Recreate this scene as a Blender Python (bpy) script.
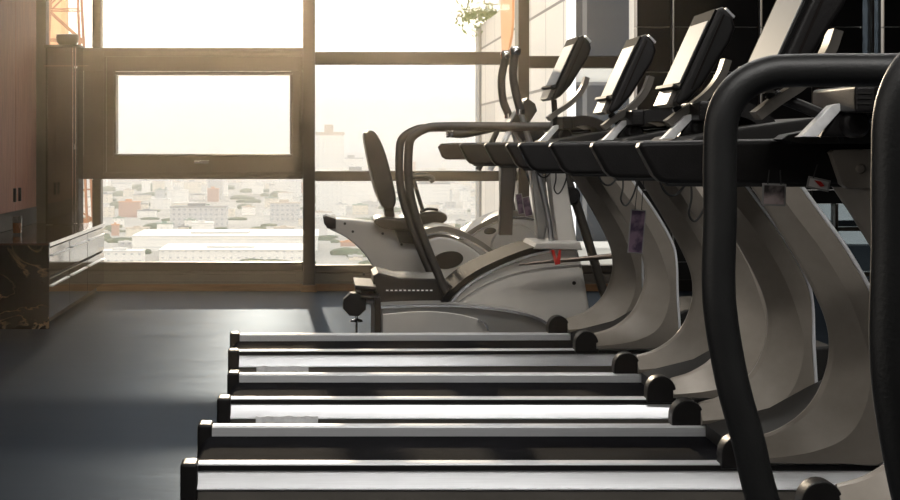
import bpy, bmesh, math, random
from mathutils import Vector, Matrix
PI = math.pi
for o in list(bpy.data.objects): bpy.data.objects.remove(o)
S = bpy.context.scene
C = S.collection
EYE, VX, VY, F = 1.05, 320.0, 145.0, 2000.0
# ---------------- camera ----------------
cd = bpy.data.cameras.new('camera'); cam = bpy.data.objects.new('camera', cd); C.objects.link(cam)
cd.sensor_width = 36; cd.lens = 80; cd.clip_start = 0.05; cd.clip_end = 20000
cd.shift_x = (450-VX)/900; cd.shift_y = -(250-VY)/900
cam.location = (0, 0, EYE); cam.rotation_euler = (PI/2, 0, 0)
S.camera = cam
# ---------------- world, sun, lights, exposure ----------------
W = bpy.data.worlds.new('world'); S.world = W; W.use_nodes = True
wn = W.node_tree.nodes; wl = W.node_tree.links
bg = wn['Background']; bg.inputs['Strength'].default_value = 4.2
wtc = wn.new('ShaderNodeTexCoord'); wse = wn.new('ShaderNodeSeparateXYZ'); wr = wn.new('ShaderNodeValToRGB')
wl.new(wtc.outputs['Generated'], wse.inputs[0]); wl.new(wse.outputs['Z'], wr.inputs[0]); wl.new(wr.outputs[0], bg.inputs['Color'])
wr.color_ramp.elements[0].position = 0.0; wr.color_ramp.elements[0].color = (.50, .50, .50, 1)
wr.color_ramp.elements[1].position = 0.06; wr.color_ramp.elements[1].color = (.84, .775, .67, 1)
e = wr.color_ramp.elements.new(0.5); e.color = (.42, .43, .44, 1)
sd = bpy.data.lights.new('sun', 'SUN'); sun = bpy.data.objects.new('sun', sd); C.objects.link(sun)
sd.energy = 1.9; sd.angle = math.radians(0.6); sd.color = (1.0, .82, .60)
sun.rotation_euler = Vector((.03, -1, -.13)).to_track_quat('-Z', 'Y').to_euler()
def area(name, loc, size, direction, energy, color):
    d = bpy.data.lights.new(name, 'AREA'); d.shape = 'RECTANGLE'; d.size, d.size_y = size
    d.energy = energy; d.color = color
    o = bpy.data.objects.new(name, d); C.objects.link(o); o.location = loc
    o.rotation_euler = Vector(direction).to_track_quat('-Z', 'Y').to_euler(); return o
area('daylight_side_window', (-3.3, 3.2, 1.75), (5.5, 1.9), (1, .45, -.12), 36, (1.0, .93, .84))
area('ceiling_light_strip', (.9, 1.5, 2.96), (3.4, .35), (0, 0.35, -1), 92, (1.0, .97, .93))
area('ceiling_light_strip', (.9, 5.2, 2.96), (3.4, .35), (0, 0.15, -1), 55, (1.0, .97, .93))
area('ceiling_light_strip', (.9, 8.3, 2.96), (3.4, .35), (0, 0.2, -1), 62, (1.0, .95, .88))  # added strip that brightens the cross trainer and bike
S.view_settings.view_transform = 'Standard'; S.view_settings.look = 'None'
S.view_settings.exposure = 0.0; S.view_settings.gamma = 1.0
S.view_settings.use_curve_mapping = False

# ---------------- materials ----------------
def mat(name, col, rough=.5, metal=0.0, noise=0.0, nscale=8.0, bump=0.0, bscale=60.0, spec=.5, coat=0.0, stretch=None):
    m = bpy.data.materials.new(name); m.use_nodes = True
    n = m.node_tree.nodes; l = m.node_tree.links; b = n['Principled BSDF']
    b.inputs['Base Color'].default_value = (*col, 1); b.inputs['Roughness'].default_value = rough
    b.inputs['Metallic'].default_value = metal; b.inputs['Specular IOR Level'].default_value = spec
    b.inputs['Coat Weight'].default_value = coat
    tc = n.new('ShaderNodeTexCoord'); mp = n.new('ShaderNodeMapping'); l.new(tc.outputs['Object'], mp.inputs[0])
    if stretch: mp.inputs['Scale'].default_value = stretch
    if noise > 0:
        t = n.new('ShaderNodeTexNoise'); t.inputs['Scale'].default_value = nscale; t.inputs['Detail'].default_value = 5
        l.new(mp.outputs[0], t.inputs[0])
        r = n.new('ShaderNodeValToRGB'); l.new(t.outputs[0], r.inputs[0])
        r.color_ramp.elements[0].position = .3; r.color_ramp.elements[1].position = .7
        r.color_ramp.elements[0].color = (*[c*(1-noise) for c in col], 1)
        r.color_ramp.elements[1].color = (*[min(1, c*(1+noise)) for c in col], 1)
        l.new(r.outputs[0], b.inputs['Base Color'])
    if bump > 0:
        t2 = n.new('ShaderNodeTexNoise'); t2.inputs['Scale'].default_value = bscale; l.new(mp.outputs[0], t2.inputs[0])
        bp = n.new('ShaderNodeBump'); bp.inputs['Strength'].default_value = bump; bp.inputs['Distance'].default_value = .002
        l.new(t2.outputs[0], bp.inputs['Height']); l.new(bp.outputs[0], b.inputs['Normal'])
    return m
def emis(name, col, st):
    m = bpy.data.materials.new(name); m.use_nodes = True; b = m.node_tree.nodes['Principled BSDF']
    b.inputs['Base Color'].default_value = (0, 0, 0, 1); b.inputs['Emission Color'].default_value = (*col, 1)
    b.inputs['Emission Strength'].default_value = st; b.inputs['Roughness'].default_value = .3; return m
def glass(name, tint, refl=.06):
    m = bpy.data.materials.new(name); m.use_nodes = True; n = m.node_tree.nodes; l = m.node_tree.links
    n.remove(n['Principled BSDF'])
    tr = n.new('ShaderNodeBsdfTransparent'); tr.inputs[0].default_value = (*tint, 1)
    gl = n.new('ShaderNodeBsdfGlossy'); gl.inputs['Roughness'].default_value = .02
    mx = n.new('ShaderNodeMixShader'); mx.inputs[0].default_value = refl
    l.new(tr.outputs[0], mx.inputs[1]); l.new(gl.outputs[0], mx.inputs[2]); l.new(mx.outputs[0], n['Material Output'].inputs[0])
    return m
def facade(name, wall, win, sx, sz, mortar=.35):
    m = bpy.data.materials.new(name); m.use_nodes = True; n = m.node_tree.nodes; l = m.node_tree.links; b = n['Principled BSDF']
    tc = n.new('ShaderNodeTexCoord'); se = n.new('ShaderNodeSeparateXYZ'); cb = n.new('ShaderNodeCombineXYZ')
    ad = n.new('ShaderNodeMath'); ad.operation = 'ADD'
    l.new(tc.outputs['Object'], se.inputs[0]); l.new(se.outputs[0], ad.inputs[0]); l.new(se.outputs[1], ad.inputs[1])
    l.new(ad.outputs[0], cb.inputs[0]); l.new(se.outputs[2], cb.inputs[1])
    br = n.new('ShaderNodeTexBrick'); br.offset = 0; br.inputs['Scale'].default_value = 1
    br.inputs['Brick Width'].default_value = sx; br.inputs['Row Height'].default_value = sz
    br.inputs['Mortar Size'].default_value = min(sx, sz)*mortar; br.inputs['Mortar Smooth'].default_value = .1
    br.inputs['Color1'].default_value = (*win, 1); br.inputs['Color2'].default_value = (*[c*1.4 for c in win], 1)
    br.inputs['Mortar'].default_value = (*wall, 1)
    l.new(cb.outputs[0], br.inputs[0]); l.new(br.outputs[0], b.inputs['Base Color']); b.inputs['Roughness'].default_value = .7
    return m
def wood(name, c1, c2, rough=.35, vertical=True):
    m = bpy.data.materials.new(name); m.use_nodes = True; n = m.node_tree.nodes; l = m.node_tree.links; b = n['Principled BSDF']; b.inputs['Specular IOR Level'].default_value = .2
    tc = n.new('ShaderNodeTexCoord'); mp = n.new('ShaderNodeMapping'); l.new(tc.outputs['Object'], mp.inputs[0])
    mp.inputs['Scale'].default_value = (14, 14, 1.2) if vertical else (1.2, 14, 14)
    t = n.new('ShaderNodeTexNoise'); t.inputs['Scale'].default_value = 3; t.inputs['Detail'].default_value = 8; t.inputs['Distortion'].default_value = .6
    r = n.new('ShaderNodeValToRGB'); r.color_ramp.elements[0].color = (*c1, 1); r.color_ramp.elements[1].color = (*c2, 1)
    r.color_ramp.elements[0].position = .3; r.color_ramp.elements[1].position = .72
    l.new(mp.outputs[0], t.inputs[0]); l.new(t.outputs[0], r.inputs[0]); l.new(r.outputs[0], b.inputs['Base Color'])
    b.inputs['Roughness'].default_value = rough; return m
def marble(name):
    m = bpy.data.materials.new(name); m.use_nodes = True; n = m.node_tree.nodes; l = m.node_tree.links; b = n['Principled BSDF']
    tc = n.new('ShaderNodeTexCoord'); t = n.new('ShaderNodeTexNoise'); t.inputs['Scale'].default_value = 2.2; t.inputs['Detail'].default_value = 7; t.inputs['Distortion'].default_value = 1.6
    l.new(tc.outputs['Object'], t.inputs[0])
    r = n.new('ShaderNodeValToRGB'); r.color_ramp.elements[0].position = .487; r.color_ramp.elements[0].color = (.006, .005, .005, 1)
    e1 = r.color_ramp.elements.new(.5); e1.color = (.24, .15, .08, 1)
    r.color_ramp.elements[2].position = .512; r.color_ramp.elements[2].color = (.008, .007, .007, 1)
    l.new(t.outputs[0], r.inputs[0])
    t2 = n.new('ShaderNodeTexNoise'); t2.inputs['Scale'].default_value = 3.5; l.new(tc.outputs['Object'], t2.inputs[0])
    mx = n.new('ShaderNodeMixRGB'); mx.inputs[1].default_value = (.008, .007, .007, 1)
    r2 = n.new('ShaderNodeValToRGB'); r2.color_ramp.elements[0].position = .45; r2.color_ramp.elements[1].position = .62
    l.new(t2.outputs[0], r2.inputs[0]); l.new(r2.outputs[0], mx.inputs[0]); l.new(r.outputs[0], mx.inputs[2]); l.new(mx.outputs[0], b.inputs['Base Color'])
    b.inputs['Roughness'].default_value = .12; return m
def floormat():
    m = bpy.data.materials.new('dark_vinyl_floor'); m.use_nodes = True; n = m.node_tree.nodes; l = m.node_tree.links; b = n['Principled BSDF']
    tc = n.new('ShaderNodeTexCoord'); mp = n.new('ShaderNodeMapping'); mp.inputs['Scale'].default_value = (1, 3.0, 1); l.new(tc.outputs['Object'], mp.inputs[0])
    t = n.new('ShaderNodeTexNoise'); t.inputs['Scale'].default_value = 1.6; t.inputs['Detail'].default_value = 9; t.inputs['Roughness'].default_value = .65; l.new(mp.outputs[0], t.inputs[0])
    r = n.new('ShaderNodeValToRGB'); r.color_ramp.elements[0].color = (.010, .013, .017, 1); r.color_ramp.elements[1].color = (.034, .040, .048, 1)
    r.color_ramp.elements[0].position = .3; r.color_ramp.elements[1].position = .7
    l.new(t.outputs[0], r.inputs[0]); l.new(r.outputs[0], b.inputs['Base Color'])
    rr = n.new('ShaderNodeMapRange'); rr.inputs['To Min'].default_value = .36; rr.inputs['To Max'].default_value = .55; l.new(t.outputs[0], rr.inputs['Value']); l.new(rr.outputs[0], b.inputs['Roughness'])
    b.inputs['Specular Tint'].default_value = (.62, .80, 1, 1); b.inputs['Specular IOR Level'].default_value = .13
    df = n.new('ShaderNodeBsdfDiffuse'); gl = n.new('ShaderNodeBsdfGlossy'); mx = n.new('ShaderNodeMixShader'); mf = n.new('ShaderNodeMapRange')
    mf.inputs['To Min'].default_value = .15; mf.inputs['To Max'].default_value = .05; l.new(t.outputs[0], mf.inputs['Value']); l.new(mf.outputs[0], mx.inputs[0])
    l.new(r.outputs[0], df.inputs[0]); gl.inputs[0].default_value = (.44, .53, .66, 1); gl.inputs['Roughness'].default_value = .40
    l.new(df.outputs[0], mx.inputs[1]); l.new(gl.outputs[0], mx.inputs[2]); l.new(mx.outputs[0], n['Material Output'].inputs[0])
    t2 = n.new('ShaderNodeTexNoise'); t2.inputs['Scale'].default_value = 9; t2.inputs['Detail'].default_value = 6; l.new(mp.outputs[0], t2.inputs[0])
    bp = n.new('ShaderNodeBump'); bp.inputs['Strength'].default_value = .12; bp.inputs['Distance'].default_value = .01; l.new(t2.outputs[0], bp.inputs['Height']); l.new(bp.outputs[0], gl.inputs['Normal']); n.remove(b)
    return m
M = dict(
 floor=floormat(), ceil=mat('ceiling_paint', (.25, .24, .23), .9), wall=mat('dark_wall_paint', (.05, .047, .045), .8),
 frame=mat('bronze_window_frame', (.030, .021, .013), .45, .2, .15, 4), glass=glass('window_glass', (.97, .96, .94), .008),
 sill=mat('sill_panel', (.10, .085, .07), .5, 0, .2, 3), wood_base=wood('oak_baseboard', (.16, .075, .03), (.28, .14, .06), .4, False),
 tile=mat('black_wall_tile', (.010, .009, .009), .3, 0, .5, 2.5, .1, 5, .3), grout=mat('tile_joint', (.03, .03, .03), .6),
 cab=wood('walnut_cabinet', (.17, .038, .016), (.32, .092, .042), .55), cabin=mat('cabinet_core', (.008, .005, .004), .6, 0, 0, 1, 0, 1, .15),
 marble=marble('black_marble'), gloss=mat('dark_glass_front', (.012, .010, .009), .04, 0, 0, 1, 0, 1, 1.0, .6),
 chrome=mat('chrome', (.75, .75, .76), .12, 1.0), steel=mat('brushed_steel', (.66, .67, .69), .32, 1.0, .08, 30, 0, 1, .5, 0, (1, 40, 40)),
 alu2=mat('satin_aluminium', (.62, .63, .65), .45, .35, .06, 25, .1, 90, .5, 0, (.3, 30, 30)), alu=mat('brushed_aluminium', (.80, .81, .83), .42, .75, .06, 25, .15, 90, .5, 0, (.3, 30, 30)),
 black=mat('black_plastic', (.010, .009, .009), .42, 0, .2, 20, .25, 260, .28), rubber=mat('black_rubber_grip', (.008, .008, .008), .55, 0, .1, 20, .3, 300),
 belt=mat('running_belt', (.006, .006, .0075), .9, 0, .35, 6, .4, 350, .03), taupe=mat('taupe_shell', (.30, .265, .225), .42, .15, .05, 30, .12, 420),
 skirt=mat('grey_taupe_skirt', (.16, .145, .125), .42, .1, .12, 5, .1, 300), tube=mat('black_foam_tube', (.010, .010, .010), .48, 0, .2, 20, .25, 220),
 bronze=mat('charcoal_metal_tube', (.030, .026, .022), .48), hood=mat('charcoal_hood', (.018, .017, .016), .55, 0, .15, 12, .15, 300, .25), bezel=mat('matt_black_bezel', (.008, .008, .008), .75, 0, .1, 12, .1, 300, .06),
 screen=mat('switched_off_screen', (.22, .235, .25), .5, 0, 0, 1, 0, 1, .03), shell=mat('light_grey_shell', (.52, .50, .465), .34, .1, .04, 12, .08, 300),
 shelld=mat('mid_grey_shell', (.24, .235, .225), .36, .1, .05, 12), pad=mat('black_vinyl_pad', (.022, .019, .016), .36, 0, .15, 15, .2, 150),
 trims=mat('silver_trim', (.72, .74, .78), .22, .9), edge=mat('pale_edge_highlight', (.80, .81, .84), .4), red=mat('red_plastic', (.45, .015, .01), .4), label=mat('silver_white_label', (.88, .89, .89), .4, .05, .15, 40),
 amber=mat('amber_liquid', (.45, .16, .03), .2), porcelain=mat('pale_stoneware', (.55, .48, .40), .35), pot=mat('grey_pot_metal', (.16, .13, .11), .28, .8, .1, 8),
 leafcity=mat('hazy_green_foliage', (.075, .11, .055), .9, 0, .4, .15), leaf=mat('climber_leaves', (.14, .17, .05), .7, 0, .4, 3),
 ground=mat('city_ground', (.34, .33, .30), .95, 0, .25, .01), panel=facade('pale_cladding', (.12, .11, .10), (.40, .375, .34), 3.2, 1.73, .02),
 dglass=facade('dark_glazing', (.09, .092, .095), (.010, .013, .017), 1.35, 1.73, .035), lpanel=mat('pale_grey_cladding', (.42, .42, .40), .6),
 orange=mat('terracotta_cladding', (.55, .25, .10), .7), rust=mat('rusty_lattice_steel', (.30, .14, .07), .6),
 roofw=mat('white_roof', (.58, .57, .55), .6), blue=mat('blue_roof', (.10, .18, .40), .6), shaftlamp=emis('ceiling_lamp_panel', (1, .97, .93), 6.0),
)

# ---------------- mesh helpers ----------------
def finish(bm, ang=40):
    bmesh.ops.recalc_face_normals(bm, faces=bm.faces)
    for f in bm.faces: f.smooth = True
    for e in bm.edges:
        if len(e.link_faces) == 2 and e.calc_face_angle(0) > math.radians(ang): e.smooth = False
def obj(name, bm, m, parent=None, label=None, kind=None, fin=True, ang=40):
    if fin: finish(bm, ang)
    me = bpy.data.meshes.new(name); bm.to_mesh(me); bm.free(); me.materials.append(m)
    o = bpy.data.objects.new(name, me); C.objects.link(o)
    w_ = o.modifiers.new('weighted_normals', 'WEIGHTED_NORMAL'); w_.keep_sharp = True
    if parent is not None: o.parent = parent
    if label: o['label'] = label
    if kind: o['kind'] = kind
    return o
def tag(o, label, cat, group=None):
    o['label'] = label; o['category'] = cat
    if group: o['group'] = group
    return o
def empty(name, loc, rz=0):
    o = bpy.data.objects.new(name, None); o.empty_display_size = .1; C.objects.link(o); o.location = loc; o.rotation_euler = (0, 0, rz); return o
def box(bm, x0, x1, y0, y1, z0, z1, bev=0.0, seg=2):
    vs = [bm.verts.new((x, y, z)) for x in (x0, x1) for y in (y0, y1) for z in (z0, z1)]
    fs = [(0,1,3,2), (4,6,7,5), (0,4,5,1), (2,3,7,6), (0,2,6,4), (1,5,7,3)]
    ff = [bm.faces.new([vs[i] for i in f]) for f in fs]
    if bev > 0:
        bmesh.ops.bevel(bm, geom=list({e for f in ff for e in f.edges}), offset=bev, segments=seg, affect='EDGES', profile=.5)
    return bm
def B(*a, **k): return box(bmesh.new(), *a, **k)
def smooth(pts, n=6, closed=False):
    P = [Vector(p) for p in pts]; out = []
    N = len(P)
    for i in range(N if closed else N-1):
        p0 = P[(i-1) % N] if (closed or i > 0) else P[0]*2-P[1]; p1 = P[i]; p2 = P[(i+1) % N]
        p3 = P[(i+2) % N] if (closed or i+2 < N) else p2*2-p1
        for k in range(n):
            t = k/n
            out.append(.5*((2*p1)+(p2-p0)*t+(2*p0-5*p1+4*p2-p3)*t*t+(3*p1-p0-3*p2+p3)*t**3))
    if not closed: out.append(P[-1])
    return out
def prism(bm, poly, y0, y1, bev=0.0, seg=2):
    """poly in (x,z) extruded along y"""
    a = [bm.verts.new((p[0], y0, p[1])) for p in poly]; b = [bm.verts.new((p[0], y1, p[1])) for p in poly]
    f0 = bm.faces.new(a); f1 = bm.faces.new(b[::-1]); n = len(poly)
    for i in range(n): bm.faces.new([a[i], b[i], b[(i+1) % n], a[(i+1) % n]])
    if bev > 0:
        es = list(f0.edges)+list(f1.edges)
        bmesh.ops.recalc_face_normals(bm, faces=bm.faces)
        bmesh.ops.bevel(bm, geom=es, offset=bev, segments=seg, affect='EDGES', profile=.5, clamp_overlap=True)
    return bm
def tube(bm, pts, r, seg=12, r2=None, cap=True):
    P = [Vector(p) for p in pts]; rings = []; up = Vector((0, 1, 0)); n = len(P)
    T0 = (P[1]-P[0]).normalized()
    if abs(T0.dot(up)) > .9: up = Vector((0, 0, 1))
    N = (up-T0*up.dot(T0)).normalized()
    for i, p in enumerate(P):
        T = ((P[min(i+1, n-1)]-P[max(i-1, 0)])).normalized()
        N = (N-T*N.dot(T)).normalized(); Bn = T.cross(N)
        rr = r if r2 is None else r+(r2-r)*i/(n-1)
        rings.append([bm.verts.new(p+(N*math.cos(a)+Bn*math.sin(a))*rr) for a in [2*PI*k/seg for k in range(seg)]])
    for a, b in zip(rings, rings[1:]):
        for k in range(seg): bm.faces.new([a[k], a[(k+1) % seg], b[(k+1) % seg], b[k]])
    if cap: bm.faces.new(rings[0][::-1]); bm.faces.new(rings[-1])
    return bm
def lathe(bm, prof, c, seg=24, axis='Z'):
    rings = []
    for r, h in prof:
        ring = []
        for k in range(seg):
            a = 2*PI*k/seg; u, v = max(r, 1e-4)*math.cos(a), max(r, 1e-4)*math.sin(a)
            p = (u, v, h) if axis == 'Z' else ((u, h, v) if axis == 'Y' else (h, u, v))
            ring.append(bm.verts.new(Vector(c)+Vector(p)))
        rings.append(ring)
    for a, b in zip(rings, rings[1:]):
        for k in range(seg): bm.faces.new([a[k], a[(k+1) % seg], b[(k+1) % seg], b[k]])
    bm.faces.new(rings[0][::-1]); bm.faces.new(rings[-1]); return bm
def ribbon(bm, pts, w, y0, y1):
    """a band of width w (downwards along the local normal) following pts (x,z)"""
    P = [Vector((p[0], 0, p[1])) for p in pts]; top = []; bot = []
    for i, p in enumerate(P):
        T = (P[min(i+1, len(P)-1)]-P[max(i-1, 0)]).normalized(); nn = Vector((T.z, 0, -T.x))
        top.append((p.x, p.z)); q = p+nn*w; bot.append((q.x, q.z))
    n = len(P)
    v = [[bm.verts.new((a[0], y, a[1])) for a in row] for y in (y0, y1) for row in (top, bot)]
    for i in range(n-1):
        bm.faces.new([v[0][i], v[0][i+1], v[1][i+1], v[1][i]]); bm.faces.new([v[2][i], v[3][i], v[3][i+1], v[2][i+1]])
        bm.faces.new([v[0][i], v[2][i], v[2][i+1], v[0][i+1]]); bm.faces.new([v[1][i], v[1][i+1], v[3][i+1], v[3][i]])
    bm.faces.new([v[0][0], v[1][0], v[3][0], v[2][0]]); bm.faces.new([v[0][-1], v[2][-1], v[3][-1], v[1][-1]])
    return bm
def px(x, y, d): return ((x-VX)/F*d, EYE+(VY-y)/F*d)
def copy_tree(o, parent=None, skip=()):
    c = o.copy(); C.objects.link(c)
    if parent is not None: c.parent = parent
    for ch in list(o.children):
        if ch.get('side') in skip: continue
        copy_tree(ch, c, skip)
    return c
def struct(name, bm, m, parent=None):
    o = obj(name, bm, m, parent)
    if parent is None: o['kind'] = 'structure'
    return o

# ---------------- the room ----------------
WY = 14.4; WT = .16; SC = F/WY            # inner face of the window wall, its thickness, scale there
def wx(x): return (x-VX)/SC
def wz(y): return EYE+(VY-y)/SC
XL, XR, YF, H = -3.4, 7.0, -1.6, 3.0
struct('floor', B(XL-.2, XR+.2, YF-.2, WY+WT, -.2, 0), M['floor'])
struct('ceiling', B(XL-.2, XR+.2, YF-.2, WY+WT, H, H+.2), M['ceil'])
struct('wall_right', B(XR, XR+.2, YF, WY, 0, H), M['wall'])
struct('wall_front', B(XL, XR, YF-.2, YF, 0, H), M['wall'])
struct('wall_left', B(XL-.2, XL, YF, WY, 0, H), M['wall'])
# the back wall: black tile to the right of the windows with narrow glazed slits
def wall_piece(bm, xa, xb, za=0, zb=H, y0=WY, y1=WY+WT): box(bm, xa, xb, y0, y1, za, zb, .002, 1)
bm = bmesh.new()
zs = [0, wz(262), wz(190), wz(150), wz(72), wz(27), wz(-30), H]
def tiles(xa, xb, za, zb):
    xs = [xa]
    while xs[-1]+.62 < xb-.1: xs.append(xs[-1]+.62)
    xs.append(xb)
    zz = [za]+[z for z in zs if za+.03 < z < zb-.03]+[zb]
    for i in range(len(xs)-1):
        for j in range(len(zz)-1): wall_piece(bm, xs[i]+.002, xs[i+1]-.002, zz[j]+.002, zz[j+1]-.002)
slit = [(670.5, 674), (758, 762)]
SG = glass('grey_tinted_glass', (.16, .18, .20), .02); SG2 = glass('pale_tinted_glass', (.42, .46, .48), .02)
tiles(wx(637), wx(670.5), 0, H); tiles(wx(674), wx(758), 0, H)
LW = (wx(812), wx(884), wz(330), wz(204)); UW = (wx(863), wx(883), wz(53), 2.7)
tiles(wx(762), LW[0], 0, H); tiles(LW[0], LW[1], 0, LW[2]); tiles(LW[0], UW[0], LW[3], H)
tiles(UW[0], UW[1], LW[3], UW[2]); tiles(UW[0], UW[1], UW[3], H); tiles(LW[1], XR, 0, H)
struct('wall_back', bm, M['tile'])
struct('wall_back', B(XL, wx(46), WY, WY+WT, 0, H, .002), M['wall'])
g = B(wx(637), XR, WY+.03, WY+.05, 0, H)
# window bays: outer frame bars + glass
def bay(n, x0, x1, bars, verts, z0, z1):
    """bars: (y_top, y_bottom, depth) rows in window-scale heights, verts: (xa,xb)"""
    bm = bmesh.new()
    for (xa, xb, za, zb, dep) in bars: box(bm, xa, xb, WY+.02-dep, WY+.10, za, zb, .006, 1)
    o = struct('window_%d' % n, bm, M['frame'])
    gl = obj('window_glass', B(x0, x1, WY+.05, WY+.056, z0, z1), M['glass'], o)
    return o
ZT = 2.95
zf = wz(270)
def fz(y): return wz(y)
L0, L1, L2, L3 = wx(80), wx(93), wx(101.5), wx(303)
bars = [(wx(74), L3, fz(71), fz(48), .05), (wx(74), wx(82), fz(156), fz(71), .05), (wx(84), wx(115.5), fz(156), fz(71), .05), (wx(82), wx(84), fz(71.5), fz(68), .05),
        (wx(291), L3, fz(156), fz(71), .05), (wx(74), L3, fz(179), fz(155), .05), (wx(74), L3, fz(271), fz(262), .05),
        (L1, L2, fz(262), fz(179), .07), (L1, L2, fz(48), H, .07), (wx(74), L3, H-.06, H, .05),
        (wx(104), wx(302), fz(57), fz(52), .085), (wx(104), wx(302), fz(176), fz(172), .085), (wx(104), wx(107), fz(172), fz(57), .085), (wx(299), wx(302), fz(172), fz(57), .085),
        (wx(114), wx(293), fz(75), fz(72), .10), (wx(114), wx(293), fz(157), fz(154), .10), (wx(114), wx(117), fz(154), fz(75), .10), (wx(290), wx(293), fz(154), fz(75), .10)]
w1 = bay(1, wx(60), L3, bars, None, fz(271), H)
hb = bmesh.new(); box(hb, wx(195), wx(210), WY-.12, WY-.08, fz(163.5), fz(160), .004); box(hb, wx(199), wx(203), WY-.16, WY-.10, fz(163), fz(160.5), .003)
obj('window_handle', hb, M['chrome'], w1)
R0, R1 = wx(315), wx(517)
bars = [(R0, R1, fz(64.5), fz(52), .05), (R0, R1, fz(181), fz(171), .05), (R0, R1, fz(273), fz(265), .05), (R0, R1, H-.06, H, .05)]
bay(2, R0, R1, bars, None, fz(273), H)
Q0, Q1 = wx(528), wx(637)
bars = [(Q0, Q1, fz(68), fz(56), .05), (Q0, Q1, fz(182), fz(172), .05), (Q0, Q1, fz(273), fz(265), .05), (Q0, Q1, H-.06, H, .05)]
bay(3, Q0, Q1, bars, None, fz(273), H)
for n, (a, b) in zip((4, 5), slit):
    o = struct('window_%d' % n, B(wx(a)-.001, wx(a)+.006, WY-.01, WY+.1, 0.1, H), M['frame']); obj('window_glass', B(wx(a), wx(b), WY+.05, WY+.056, 0, H), SG, o)
bm = bmesh.new()
for a in (LW[0], LW[1]-.02): box(bm, a, a+.02, WY-.01, WY+.12, LW[2], LW[3])
box(bm, LW[0], LW[1], WY-.01, WY+.12, wz(231), wz(227)); box(bm, LW[0], LW[1], WY-.01, WY+.12, wz(276), wz(272)); box(bm, wx(835), wx(838), WY-.01, WY+.12, LW[2], LW[3])
o = struct('window_6', bm, M['frame']); obj('window_glass', B(LW[0], LW[1], WY+.05, WY+.056, LW[2], LW[3]), SG2, o)
o = struct('window_7', B(wx(872), wx(874), WY-.01, WY+.12, UW[2], UW[3]), M['frame']); obj('window_glass', B(UW[0], UW[1], WY+.05, WY+.056, UW[2], UW[3]), SG, o)
# posts between the bays, dado panel, baseboard
struct('trim_1', B(wx(303), wx(315), WY-.10, WY+WT, 0, H, .006), M['frame'])
struct('trim_2', B(wx(517), wx(528), WY-.10, WY+WT, 0, H, .006), M['frame'])
for n, (a, b) in enumerate(((46, 303), (315, 517), (528, 637))):
    bm = B(wx(a), wx(b), WY, WY+WT, 0, zf+.002, .002)
    box(bm, wx(a)+.05, wx(b)-.05, WY-.012, WY, .075, zf-.03, .004)
    struct('wall_back', bm, M['sill'])
    struct('baseboard_back', B(wx(max(a, 97)), wx(b), WY-.045, WY, 0, .052, .004), M['wood_base'])
struct('baseboard_back', B(wx(301), wx(317), WY-.13, WY-.09, 0, .05, .004), M['wood_base'])
struct('baseboard_back', B(wx(637), XR, WY-.03, WY, 0, .08, .004), M['cabin'])
# ceiling strip lamps (unseen fixtures under the ceiling; third added to brighten the trainers)
for i, y in enumerate((1.5, 5.2, 8.3)):
    t = tag(empty('ceiling_light', (.9, y, H-.03)), 'long white ceiling strip light, ' + ['the one nearest the camera', 'the middle one of three', 'the added one nearest the window'][i], 'ceiling light')
    obj('housing', B(-1.78, 1.78, -.2, .2, .012, .03, .004), M['steel'], t); obj('diffuser', B(-1.7, 1.7, -.17, .17, .0, .012, .002), M['shaftlamp'], t)

# ---------------- left: marble counter, cabinets, display case ----------------
CX = -1.545; CY0, CY1, CZ = 11.4, 14.33, .49
t = tag(empty('counter', ((XL+CX)/2, (CY0+CY1)/2, 0)), 'low black veined marble counter running along the left wall to the window', 'counter')
ox, oy = t.location.x, t.location.y
obj('end_panel', B(XL+.01-ox, CX-ox, CY0-oy, CY0+.03-oy, 0, CZ-.012, .002), M['marble'], t)
obj('worktop', B(XL+.01-ox, CX-ox, CY0-oy, CY1-oy, CZ-.012, CZ, .002), mat('polished_brown_top', (.05, .02, .012), .10, 0, .2, 4), t, 'polished dark brown worktop')
obj('plinth', B(XL+.01-ox, CX-.06-ox, CY0+.03-oy, CY1-oy, 0, CZ-.012), M['cabin'], t)
obj('bright_edge', B(CX-.002-ox, CX+.006-ox, CY0-oy, CY1-oy, CZ-.02, CZ+.002, .001), M['chrome'], t, 'thin bright metal edge')
for k, (ya, yb) in enumerate(((CY0+.03, 12.35), (12.37, 13.3), (13.32, CY1))):
    for (za, zb) in ((.30, CZ-.03), (.06, .285)):
        f = obj('drawer_front', B(CX-.06-ox, CX-.002-ox, ya-oy, yb-oy, za, zb, .003), M['gloss'], t)
        obj('drawer_handle', B(CX-.002-ox, CX+.010-ox, ya+.06-oy, yb-.06-oy, zb-.05, zb-.04, .002), M['steel'], f)
# tall walnut cabinets facing the room
CFX = -1.985
yy = [10.6, 11.85, 13.05, 14.0]
for i in range(3):
    ya, yb = yy[i]+.006, yy[i+1]-.006
    t = tag(empty('wall_cabinet', ((XL+CFX)/2, (ya+yb)/2, .62)), ['reddish walnut wall cabinet nearest the camera on the left wall', 'reddish walnut wall cabinet in the middle of the left row', 'reddish walnut wall cabinet beside the dark display case'][i], 'cabinet', 'walnut cabinets on the left wall')
    ox, oy = t.location.x, t.location.y
    obj('body', B(XL-ox, CFX-.024-ox, ya-oy, yb-oy, 0, 2.3, .002), M['cabin'], t)
    d = obj('door', B(CFX-.022-ox, CFX-ox, ya-oy, yb-oy, 0, 2.3, .003), M['cab'], t)
    hy = (yb-.10) if i == 1 else (ya+.10)
    hb = bmesh.new(); box(hb, CFX-ox, CFX+.02-ox, hy-.008-oy, hy+.008-oy, .06, .15, .004)
    obj('handle', hb, M['black'], d)
struct('wall_left', B(XL, CFX-.05, 9.0, 14.38, CZ+.003, .615), M['cabin'])
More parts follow.
